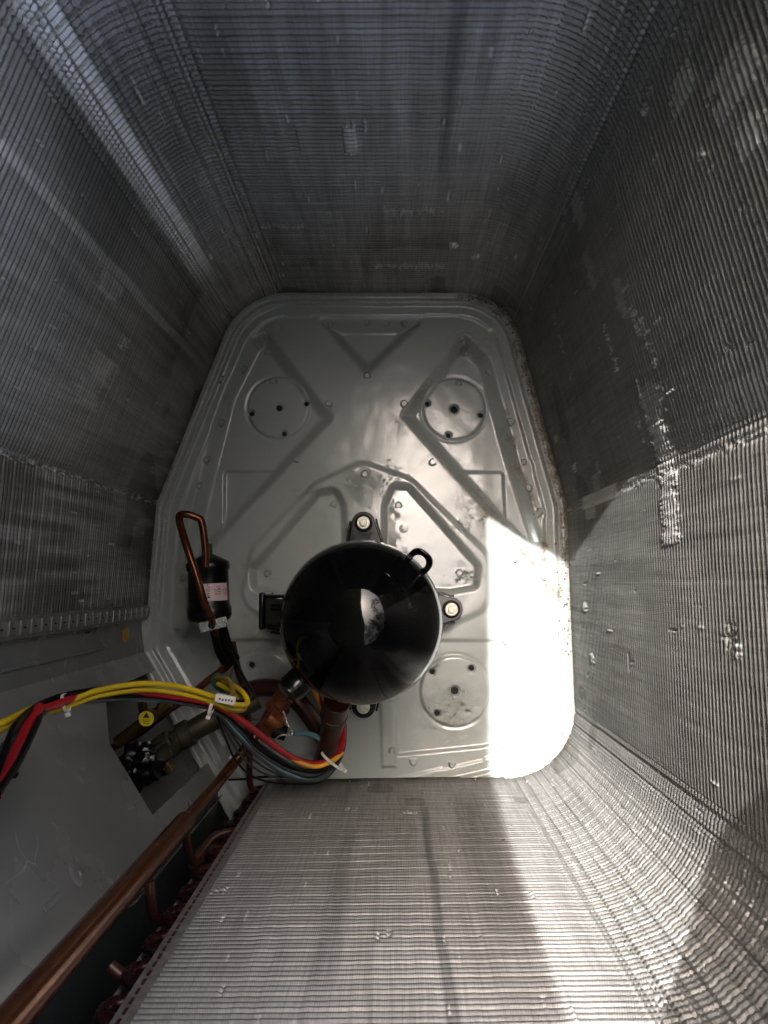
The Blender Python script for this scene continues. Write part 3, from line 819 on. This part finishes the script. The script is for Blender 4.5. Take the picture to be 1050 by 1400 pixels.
# sleeve with cap
M['copper_ruddy'] = simple('ruddy_copper', (.17, .05, .026), .28, .45, .3, 60, .06)
t = thing('copper_fitting', 'bright copper tee with a rounded cap under the compressor', 'pipe fitting')
MB().tube(P((392, 950, .15), (372, 972, .15)), .0125, 32, 1).build('sleeve', M['copper_ruddy'], t, bevel=.0012)
MB().tube(P((384, 966, .155), (370, 985, .15), (363, 1000, .145)), [.0130, .0128, .0118], 32, 4).build('elbow', M['copper_ruddy'], t)
MB().tube(P((366, 978, .163), (377, 988, .160), (381, 993, .158)), [.0125, .0125, .0095], 32, 4).build('cap', M['copper_bright'], t, flat_angle=60)
MB().tube(P((373, 998, .163), (391, 1003, .160)), [.0095, .0092], 18, 1).build('sensor_sleeve', M['rubber'], t, bevel=.001)
MB().tube(P((387, 972, .165), (393, 990, .168), (400, 1003, .166), (385, 1005, .170), (375, 1011, .168)), .0011, 8, 5).build('spring_clip', M['silver'], t)
# header: thin riser then fat manifold
hb = Vector((at(330, 1035, .05).x, at(330, 1035, .05).y, 0))
t = thing('header_pipe', 'thick upright copper header with short feeder stubs to the coil', cp_)
MB().tube([at(368, 985, .148), at(356, 995, .14), at(346, 1010, .14), hb + Vector((0.002, .004, .17)), hb + Vector((0, 0, .26)), hb + Vector((0, 0, .345))], .0068, 20, 6).build('riser', M['copper'], t)
MB().tube([hb + Vector((0, 0, .330)), hb + Vector((0, 0, .336)), hb + Vector((0, 0, .342)), hb + Vector((0, 0, .90))], [.0075, .0092, .0103, .0103], 28, 1).build('manifold', M['copper'], t, flat_angle=60)
cx = at(378, 1065).x - .014; cyy = at(378, 1065).y - .012
for pp_, rr_ in (([(204, 1205, .46), (206, 1230, .46), (210, 1252, .445), (228, 1263, .43), (248, 1261, .43), (266, 1257, .43)], .0046),
                 ([(253, 1130, .35), (257, 1160, .33), (265, 1177, .31), (276, 1162, .28), (292, 1144, .25), (312, 1138, .225), (332, 1135, .20)], .0044),
                 ([(262, 1182, .31), (276, 1176, .29), (292, 1160, .26), (306, 1158, .24), (322, 1159, .22)], .0044),
                 ([(150, 1320, .53), (172, 1337, .53), (196, 1336, .53), (220, 1333, .53)], .0050)):
    ps = P(*pp_)
    MB().tube(ps, rr_, 12, 6).build('feeder_stub', M['copper_dark'], t)
    dv = (ps[-1] - ps[-2]).normalized()
    MB().tube([ps[-1] - dv * .010, ps[-1] + dv * .006], rr_ + .0016, 14, 1).build('stub_collar', M['bend'], t)
# small U pipe by the coil corner
t = MB().tube(P((338, 985, .06), (341, 1010, .06), (341, 1045, .055), (342, 1072, .05), (350, 1083, .045), (372, 1084, .04), (392, 1076, .035)), .0046, 12, 6).build('copper_pipe', M['copper_red'])
tag(t, 'slim dark red pipe looping to the bottom corner of the near coil', cp_)
# thin red liquid line to the valve
t = MB().tube(P((322, 895, .06), (312, 910, .05), (285, 930, .05), (255, 955, .05), (225, 975, .055), (190, 1003, .06), (155, 1022, .06), (120, 1040, .06)), .0052, 12, 6).build('copper_pipe', M['copper_red'])
tag(t, 'thin dark red liquid line running from drier clamp to the valve', cp_)
t = MB().tube(P((318, 880, .08), (325, 915, .05), (335, 945, .035), (340, 985, .03)), .0052, 12, 6).build('copper_pipe', M['copper_dark'])
tag(t, 'short brown pipe leaving the black drier towards the big bend', cp_)
# drier loop
t = MB().tube(P((281, 775, .135), (281, 752, .136), (276, 715, .138), (268, 707, .140), (252, 703, .145), (245, 709, .152), (253, 740, .165), (268, 785, .170), (280, 825, .165), (291, 852, .145), (300, 880, .10), (312, 905, .07)), .0050, 14, 6).build('copper_pipe', M['copper'])
tag(t, 'bent copper tube looping over the top of the black filter drier', cp_)

# ------------------------------------------------------------------ filter drier
dr = thing('filter_drier', 'black cylindrical filter drier with a pale paper label', 'filter drier')
a = at(284, 764, .105); b = at(287, 848, .105); ax = (b - a); Ld = ax.length; ax.normalize()
rd = .0285
MB().lathe([(.008, -.006), (.016, -.002), (rd - .001, .004), (rd + .001, .007), (rd + .001, .014), (rd - .0012, .017), (rd - .0012, Ld - .020), (rd + .001, Ld - .017), (rd + .001, Ld - .006), (rd - .002, Ld), (.012, Ld + .004), (.007, Ld + .008)], a, ax, 48).build('body', M['drier'], dr)
MB().tube([a - ax * .020, a + ax * .002], .0066, 16, 1).build('inlet_stub', M['valve'], dr)
side = Vector((0, 0, 1)).cross(ax).normalized()          # to image left / right
if side.x < 0: side = -side
upv = Vector((0, 0, 1)); upv = (upv - ax * upv.dot(ax)).normalized()
lab = MB(); NN = 16; a0_, a1_ = R(100), R(18); l0, l1 = .034, .057
vv = []; ff = []
for k in range(NN + 1):
    an = a0_ + (a1_ - a0_) * k / NN
    rad_ = side * math.cos(an) + upv * math.sin(an)
    vv += [a + ax * l0 + rad_ * (rd - .0004), a + ax * l1 + rad_ * (rd - .0004)]
ff = [(2 * k, 2 * k + 1, 2 * k + 3, 2 * k + 2) for k in range(NN)]
lo = lab.add(vv, ff).build('paper_label', M['paper'], dr)


def text_on_label(txt, size, ang, along, mat, name='print'):
    """text wrapped onto the label: reads along the drier's axis, lines stacked round it"""
    cu = bpy.data.curves.new(name, 'FONT'); cu.body = txt; cu.size = size; cu.align_x = 'CENTER'; cu.align_y = 'CENTER'; cu.resolution_u = 2
    tmp = bpy.data.objects.new('tmp', cu); C.objects.link(tmp)
    dg = bpy.context.evaluated_depsgraph_get(); me = bpy.data.meshes.new_from_object(tmp.evaluated_get(dg))
    bpy.data.objects.remove(tmp)
    for vtx in me.vertices:
        x, y = vtx.co.x, vtx.co.y
        an = R(ang) + y / rd; rad_ = side * math.cos(an) + upv * math.sin(an)
        vtx.co = a + ax * (along + x) + rad_ * (rd - .0002)
    return link(name, me, mat, lo, smooth=False)


text_on_label('FLOW', .0062, 78, .0430, M['ink'])
text_on_label('1835', .0066, 48, .0430, M['ink'])
for an in (95, 90, 61, 56, 38, 33, 27, 22):
    text_on_label('|||||||||||||' if an % 2 else 'IIIIIIIIII', .0030, an, .0455, M['ink_red'])
tri = MB()
tv = []
for dx_, da in ((.0530, 71.5), (.0530, 82.5), (.0505, 77)):
    an = R(da); rad_ = side * math.cos(an) + upv * math.sin(an); tv.append(a + ax * dx_ + rad_ * (rd + .0000))
tri.add(tv, [(0, 1, 2)]).build('flow_arrow', M['ink'], lo, smooth=False)
# clamp
c1 = at(273, 859, .145); c2 = at(308, 850, .145); cm = (c1 + c2) / 2; ct = (c2 - c1).normalized(); cn = Vector((-ct.y, ct.x, 0))
cl = MB().box(cm, (c2 - c1).length, .013, .004, ct, cn).box(c1 + ct * .002 + Vector((0, 0, -.010)), .002, .013, .02, ct, cn).box(c2 - ct * .002 + Vector((0, 0, -.008)), .002, .013, .016, ct, cn)
cl.build('clamp', M['silver'], dr, bevel=.0006)
MB().lathe([(.0048, 0), (.0048, .003), (.002, .0035), (.0018, .002), (.0005, .002)], cm + Vector((0, 0, .002)), seg=12).build('clamp_screw', M['dark'], dr)
MB().tube(P((293, 862, .125), (300, 890, .10), (308, 905, .08)), .0062, 14, 4).build('outlet_sleeve', M['rubber'], dr)
MB().tube(P((305, 860, .115), (313, 885, .10), (322, 900, .08)), .0060, 14, 4).build('outlet_sleeve', M['rubber'], dr)

# ------------------------------------------------------------------ service valves
v1 = thing('service_valve', 'small brass service valve with a round yellow warning sticker', 'valve')
MB().tube(P((160, 1015, .075), (215, 975, .08), (232, 962, .08)), .0082, 16, 2).build('body', M['brass'], v1)
c = at(203, 981, .10)
MB().lathe([(.009, -.02), (.009, 0), (.0102, .001), (.0102, .006), (.009, .008)], c, (0, 0, 1), 24).build('stem_cap', M['brass'], v1)
st_ = MB().lathe([(.0101, 0), (.0101, .0006)], c + Vector((0, 0, .0085)), (0, 0, 1), 28).build('round_sticker', M['sticker'], v1)
MB().prism([c + Vector((-.0045, .001, .0094)), c + Vector((.0045, .001, .0094)), c + Vector((0, .0085, .0094))], .0003).build('warning_triangle', M['ink'], st_, smooth=False)
for k in range(3):
    MB().box(c + Vector((0, -.0016 - .0022 * k, .0093)), .011 - .002 * k, .0009, .0003).build('printed_line', M['ink'], st_, smooth=False)
MB().tube(P((194, 958, .10), (196, 972, .09)), .0068, 6, 1).build('side_port', M['brass'], v1, bevel=.0006)
MB().tube(P((218, 968, .085), (236, 950, .085)), .0062, 6, 1).build('flare_nut', M['brass'], v1, bevel=.0006)
v2 = thing('service_valve', 'large olive brown suction valve with hex nuts on a thick stub', 'valve')
MB().tube(P((352, 955, .06), (318, 972, .07), (275, 992, .085), (240, 1014, .09)), [.0145, .0150, .0150, .0150], 22, 4).build('stub', M['valve'], v2)
MB().tube(P((262, 999, .088), (247, 1008, .09)), .0185, 26, 1).build('collar', M['valve'], v2, bevel=.0015)
MB().tube(P((238, 1012, .09), (205, 1036, .092)), .0185, 24, 1).build('body', M['valve'], v2, bevel=.003)
c = at(226, 1029, .11); MB().lathe([(.0125, -.02), (.0125, .004), (.0105, .006), (.0105, .009), (.0085, .0092), (.008, .006), (.0005, .006)], c, (0, 0, 1), 6).build('stem_nut', M['valve'], v2, bevel=.0008)
MB().tube(P((226, 1038, .10), (231, 1048, .10)), .0052, 12, 1).build('port_neck', M['brass'], v2)
MB().tube(P((230, 1046, .10), (235, 1056, .10)), .0080, 6, 1).build('port_cap', M['brass'], v2, bevel=.0008)
# crumpled black film over the line outside
bm = bmesh.new(); bmesh.ops.create_icosphere(bm, subdivisions=4, radius=1)
c = at(190, 1048, .10); dirv = (at(165, 1064, .1) - at(215, 1030, .1)).normalized(); sd_ = Vector((-dirv.y, dirv.x, 0))
for vtx in bm.verts:
    x, y, z = vtx.co
    n_ = float(vnoise(x * 3 + 5, y * 3 + z * 4, 3)) + .5 * float(vnoise(x * 7 + 9, y * 7 + z * 8, 6))
    k_ = .75 + .55 * abs(n_ - .75)
    vtx.co = c + dirv * (x * .046 * k_) + sd_ * (y * .033 * k_) + Vector((0, 0, z * .026 * k_))
me = bpy.data.meshes.new('plastic_wrap'); bm.to_mesh(me); bm.free()
tag(link('plastic_wrap', me, M['bag'], None, smooth=True, flat_angle=22), 'crumpled shiny black plastic wrapped round the valve outlet', 'plastic wrap')

# ------------------------------------------------------------------ wiring
har = thing('wire_harness', 'bundle of yellow, red and black wires arching to the compressor', 'wire harness')
def wire(pts_, rpx, mat, lab=None, seg_=10):
    pp = P(*pts_); z = pts_[len(pts_) // 2][2]
    o = MB().tube(pp, rpx * (CAMZ - z) / FPX, seg_, 8).build('wire', M[mat], har)
    if lab: o['label'] = lab
    return o
Y1 = 'yellow insulated wire'
wire([(-30, 1002, .53), (10, 985, .51), (45, 968, .46), (82, 964, .43), (130, 945, .40), (190, 935, .37), (240, 938, .345), (285, 950, .325), (315, 962, .305), (338, 962, .28), (330, 945, .26), (305, 930, .20)], 3.9, 'yellow', Y1)
wire([(-30, 1012, .50), (10, 994, .49), (48, 976, .455), (84, 969, .425), (132, 952, .395), (192, 943, .365), (240, 947, .34), (283, 957, .32), (315, 970, .30), (335, 968, .27), (322, 950, .24), (298, 935, .20)], 3.7, 'yellow', Y1)
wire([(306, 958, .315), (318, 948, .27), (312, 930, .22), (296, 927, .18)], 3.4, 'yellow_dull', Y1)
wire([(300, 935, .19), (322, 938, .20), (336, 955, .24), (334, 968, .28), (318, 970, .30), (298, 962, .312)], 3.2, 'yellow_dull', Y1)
wire([(-12, 1080, .575), (4, 1050, .55), (14, 1025, .53), (28, 1000, .50), (44, 978, .475), (70, 966, .445), (120, 950, .40), (180, 946, .365), (240, 952, .335), (290, 962, .31), (330, 985, .27), (365, 1012, .22), (400, 1036, .17), (430, 1044, .14), (455, 1038, .13), (467, 1020, .13), (468, 990, .14), (455, 955, .16), (435, 925, .16)], 5.0, 'red', 'thick red insulated wire')
sl_r = MB().tube(P((-6, 1090, .58), (12, 1046, .555), (24, 1018, .53), (38, 992, .505), (55, 966, .478)), 6.2 * (CAMZ - .5) / FPX, 14, 6).build('red_sleeve', M['red'], har)
bl = [((-10, 1075, .60), (6, 1028, .57), (24, 988, .53), (60, 960, .445), (110, 946, .41), (180, 940, .37), (240, 950, .335)), ((-4, 1085, .61), (26, 1040, .565), (50, 990, .51), (64, 966, .44), (110, 956, .405), (180, 950, .36), (240, 957, .325))]
tails = [((290, 960, .305), (345, 955, .24), (332, 925, .16), (318, 898, .11), (305, 870, .09)),
         ((290, 965, .30), (330, 998, .25), (370, 1030, .20), (410, 1052, .155), (440, 1052, .135), (462, 1035, .128), (471, 1005, .13), (462, 960, .15))]
for k, h_ in enumerate(bl):
    wire(list(h_) + list(tails[k]), 3.4, 'wire_black', 'black insulated wire')
for k, (off, mat, lb) in enumerate(((0, 'wire_black', None), (4, 'wire_grey', 'thin grey wire'), (7, 'wire_black', None), (10, 'wire_blue', 'pale blue wire'), (13, 'wire_grey', 'thin grey wire'), (-3, 'wire_black', None))):
    jj = [random.uniform(-2.5, 2.5) for _ in range(12)]
    wire([(-30 + jj[0], 1085 - off, .57), (6 + jj[1], 1032 - off, .535), (48 + jj[2], 985 - off * .3, .475), (85, 958 + off * .5 + jj[3], .425), (140, 953 + off * .5 + jj[3], .39), (200, 952 + off * .4 + jj[4], .355), (250, 958 + off * .3, .325), (292, 968 + off * .3, .30), (325 + jj[6], 996 + off * .7, .26), (352 + jj[7], 1022 + off, .22), (385 + jj[8], 1044 + off, .175), (420, 1057 + off * .6 + jj[9], .145), (448, 1052 + off * .3, .13), (465, 1035 + off * .2, .124), (472, 1005, .122), (466, 965, .14), (440, 930, .15)], 2.0 if k % 2 else 2.6, mat, lb)
for dx_, dy_ in ((-10, 12), (-16, 20), (-4, 7)):
    wire([(292, 966, .30), (312 + dx_ * .5, 990 + dy_ * .4, .27), (340 + dx_, 1022 + dy_, .22), (372 + dx_, 1046 + dy_, .18), (405, 1062 + dy_ * .5, .15), (440, 1062 + dy_ * .3, .13), (464, 1042, .125), (473, 1005, .122), (464, 965, .14)], 1.3, 'wire_grey' if dx_ > -12 else 'wire_black')
wire([(402, 1003, .16), (420, 1003, .15), (440, 1012, .13), (452, 1030, .11)], 3.6, 'wire_blue', 'pale blue sensor wire')
wire([(424, 930, .18), (434, 955, .17), (446, 985, .12)], 3.2, 'orange', 'orange wire')
wire([(428, 930, .175), (438, 958, .165), (449, 985, .12)], 3.2, 'red', 'red wire')
wire([(468, 1028, .127), (455, 1040, .135), (430, 1048, .145), (405, 1040, .165), (385, 1026, .19)], 3.2, 'orange', 'orange wire')
wire([(395, 1062, .03), (360, 1062, .03), (335, 1065, .03), (312, 1066, .03)], 1.6, 'wire_black', 'thin black lead')
MB().tube(P((299, 938, .17), (306, 930, .172)), .014, 18, 1).build('green_plug', M['wire_green'], har, bevel=.002)
# connector and ties
c = at(308, 956, .335); tdir = (at(330, 960, .335) - at(288, 952, .335)).normalized(); tn = Vector((-tdir.y, tdir.x, 0))
cw = MB().box(c, .021, .0085, .007, tdir, tn).build('marker_tag', M['nylon'], har, bevel=.001)
for k in range(5):
    MB().box(c + tdir * (-.005 + .0032 * k) + tn * random.uniform(-.002, .002) + Vector((0, 0, .0037)), .0016, .0022, .0003, tdir, tn).build('printed_mark', M['ink'], cw, smooth=False)
def tie(cpx, cpy, z, rp, dirpx, wd, mat='nylon'):
    cc_ = at(cpx, cpy, z); dd = (at(cpx + dirpx[0], cpy + dirpx[1], z) - cc_).normalized()
    sd = Vector((-dd.y, dd.x, 0)); r_ = rp * (CAMZ - z) / FPX; vv = []; ff = []; NN = 28
    for k in range(NN):
        an = 2 * math.pi * k / NN
        ra = sd * math.cos(an) * r_ + Vector((0, 0, math.sin(an) * r_ * .8))
        for hh, rs_ in ((-wd / 2, 1), (wd / 2, 1), (wd / 2, .92), (-wd / 2, .92)): vv.append(cc_ + dd * hh + ra * rs_)
    for k in range(NN):
        j = (k + 1) % NN
        for q_ in range(4): ff.append((4 * k + q_, 4 * k + (q_ + 1) % 4, 4 * j + (q_ + 1) % 4, 4 * j + q_))
    t_ = MB().add(vv, ff).build('zip_tie', M[mat], har, flat_angle=30)
    MB().box(cc_ - sd * (r_ + .002) + Vector((0, 0, .002)), .0045, .004, .004, dd, sd).build('tie_head', M[mat], t_, bevel=.0008)
tie(90, 961, .425, 13, (40, -12), .0028)
tie(291, 964, .310, 14, (40, 14), .0035)
tie(455, 1040, .130, 19, (30, -40), .0032)
tie(6, 1050, .555, 15, (14, -28), .006, 'rubber')

# ------------------------------------------------------------------ top frame and lid that shape the sun, what is above
cen = Vector((-.10, .085, 0))
mb = MB(); NN = 192; RH = .378
vv = []; ff = []
for k in range(NN):
    a = 2 * math.pi * k / NN; cs, sn = math.cos(a), math.sin(a); sc_ = .47 / max(abs(cs), abs(sn))
    RHk = RH - .022 * math.exp(-((((a + math.pi) % (2 * math.pi)) - math.pi + R(20)) / R(22)) ** 2)  # opening squeezed on one side to trim the sun patch
    for r_, z in ((RHk, .842), (sc_, .842), (sc_, .81), (RHk, .838)): vv.append(cen + Vector((cs * r_, sn * r_, z)))
for k in range(NN):
    j = (k + 1) % NN
    for q_ in range(4): ff.append((4 * k + q_, 4 * k + (q_ + 1) % 4, 4 * j + (q_ + 1) % 4, 4 * j + q_))
tag(mb.add(vv, ff).build('unseen_sun_trim_frame', M['cabinet'], None), 'square grey top frame above the coil, unseen, its opening bent to trim the sun', 'frame')
# outer cabinet skin
mb = MB()
for a, b in (((-.47, -.47), (.47, -.47)), ((.47, -.47), (.47, .47)), ((.47, .47), (-.47, .47)), ((-.47, .47), (-.47, -.47))):
    a = cen + Vector((*a, 0)); b = cen + Vector((*b, 0)); tt = (b - a).normalized()
    mb.box((a + b) / 2 + Vector((0, 0, .37)), .94, .0012, .87, tt, Vector((0, 0, 1)).cross(tt), (0, 0, 1))
tag(mb.build('cabinet_skin', M['cabinet'], None), 'outer grey cabinet wall enclosing the coil', 'cabinet')
# unseen opaque lid, edge traced back from the wanted sun shadow
l0 = Vector((-.50, 0, .86)); ld_ = Vector((1, 0, .86)).normalized(); ln = Vector((-ld_.z, 0, ld_.x))
edge = []
for tgt in ((.137, .62, 0), (.137, .082, 0), (.137, -.10, 0), (.135, -.27, 0), (.128, -.29, .18), (.120, -.29, .358), (.113, -.29, .52), (.108, -.29, .646), (.104, -.29, .80)):
    tgt = Vector(tgt); k_ = (l0 - tgt).dot(ln) / SUN.dot(ln); edge.append(tgt + SUN * k_)
edge.append(edge[-1] + Vector((0, -.45, 0)))
poly = [Vector((l0.x, edge[0].y, l0.z))] + edge + [Vector((l0.x, edge[-1].y, l0.z))]
lidb = MB().prism(poly, .010)
tag(lidb.build('shading_lid', M['cabinet'], None, smooth=False), 'unseen grey lid shaped to block the sun over the left half of the cabinet', 'lid')
g = MB().add([(-40, -40, -.05), (40, -40, -.05), (40, 40, -.05), (-40, 40, -.05)], [(0, 1, 2, 3)]).build('ground', M['lawn'], None)
g['kind'] = 'structure'
# overhanging tree (seen mirrored in wet paint and in the dome)
tr = thing('tree', 'leafy tree leaning over the open cabinet, mirrored in the wet metal', 'tree')
tk = MB().tube([(3.0, -1.2, -.1), (2.9, -1.1, 1.5), (2.5, -.8, 3.2), (1.9, -.4, 4.6), (1.1, .0, 5.4)], [.16, .14, .11, .07, .03], 14, 5)
tk.build('trunk', M['bark'], tr)
lb = MB()
for k in range(9):
    a = Vector((2.5, -.8, 3.2)).lerp(Vector((1.1, 0, 5.4)), random.uniform(.2, 1))
    e_ = a + Vector((random.uniform(-1.2, .7), random.uniform(-.9, .7), random.uniform(.2, 1.0)))
    lb.tube([a, a.lerp(e_, .5) + Vector((0, 0, .1)), e_], [.03, .02, .008], 7, 4)
lb.build('limbs', M['bark'], tr)
vv = []; ff = []
NC = 140
cl_c = [(rng.normal(2.5, 1.3), rng.normal(-.7, 1.1), rng.normal(4.4, .8)) for _ in range(NC)]
lv = []
for c in cl_c:
    if c[0] < .75 and c[1] > .1: continue
    for _ in range(190):
        o_ = rng.normal(0, .17, 3); p_ = np.array(c) + o_
        s_ = rng.uniform(.035, .065); a = rng.normal(0, 1, 3); a /= np.linalg.norm(a); b = np.cross(a, rng.normal(0, 1, 3)); b /= np.linalg.norm(b)
        i = len(lv); lv += [tuple(p_ - a * s_), tuple(p_ + b * s_ * .5), tuple(p_ + a * s_), tuple(p_ - b * s_ * .5)]; ff.append((i, i + 1, i + 2, i + 3))
me = bpy.data.meshes.new('crown'); me.from_pydata(lv, [], ff); me.update()
link('crown', me, M['leaf'], tr, smooth=False)
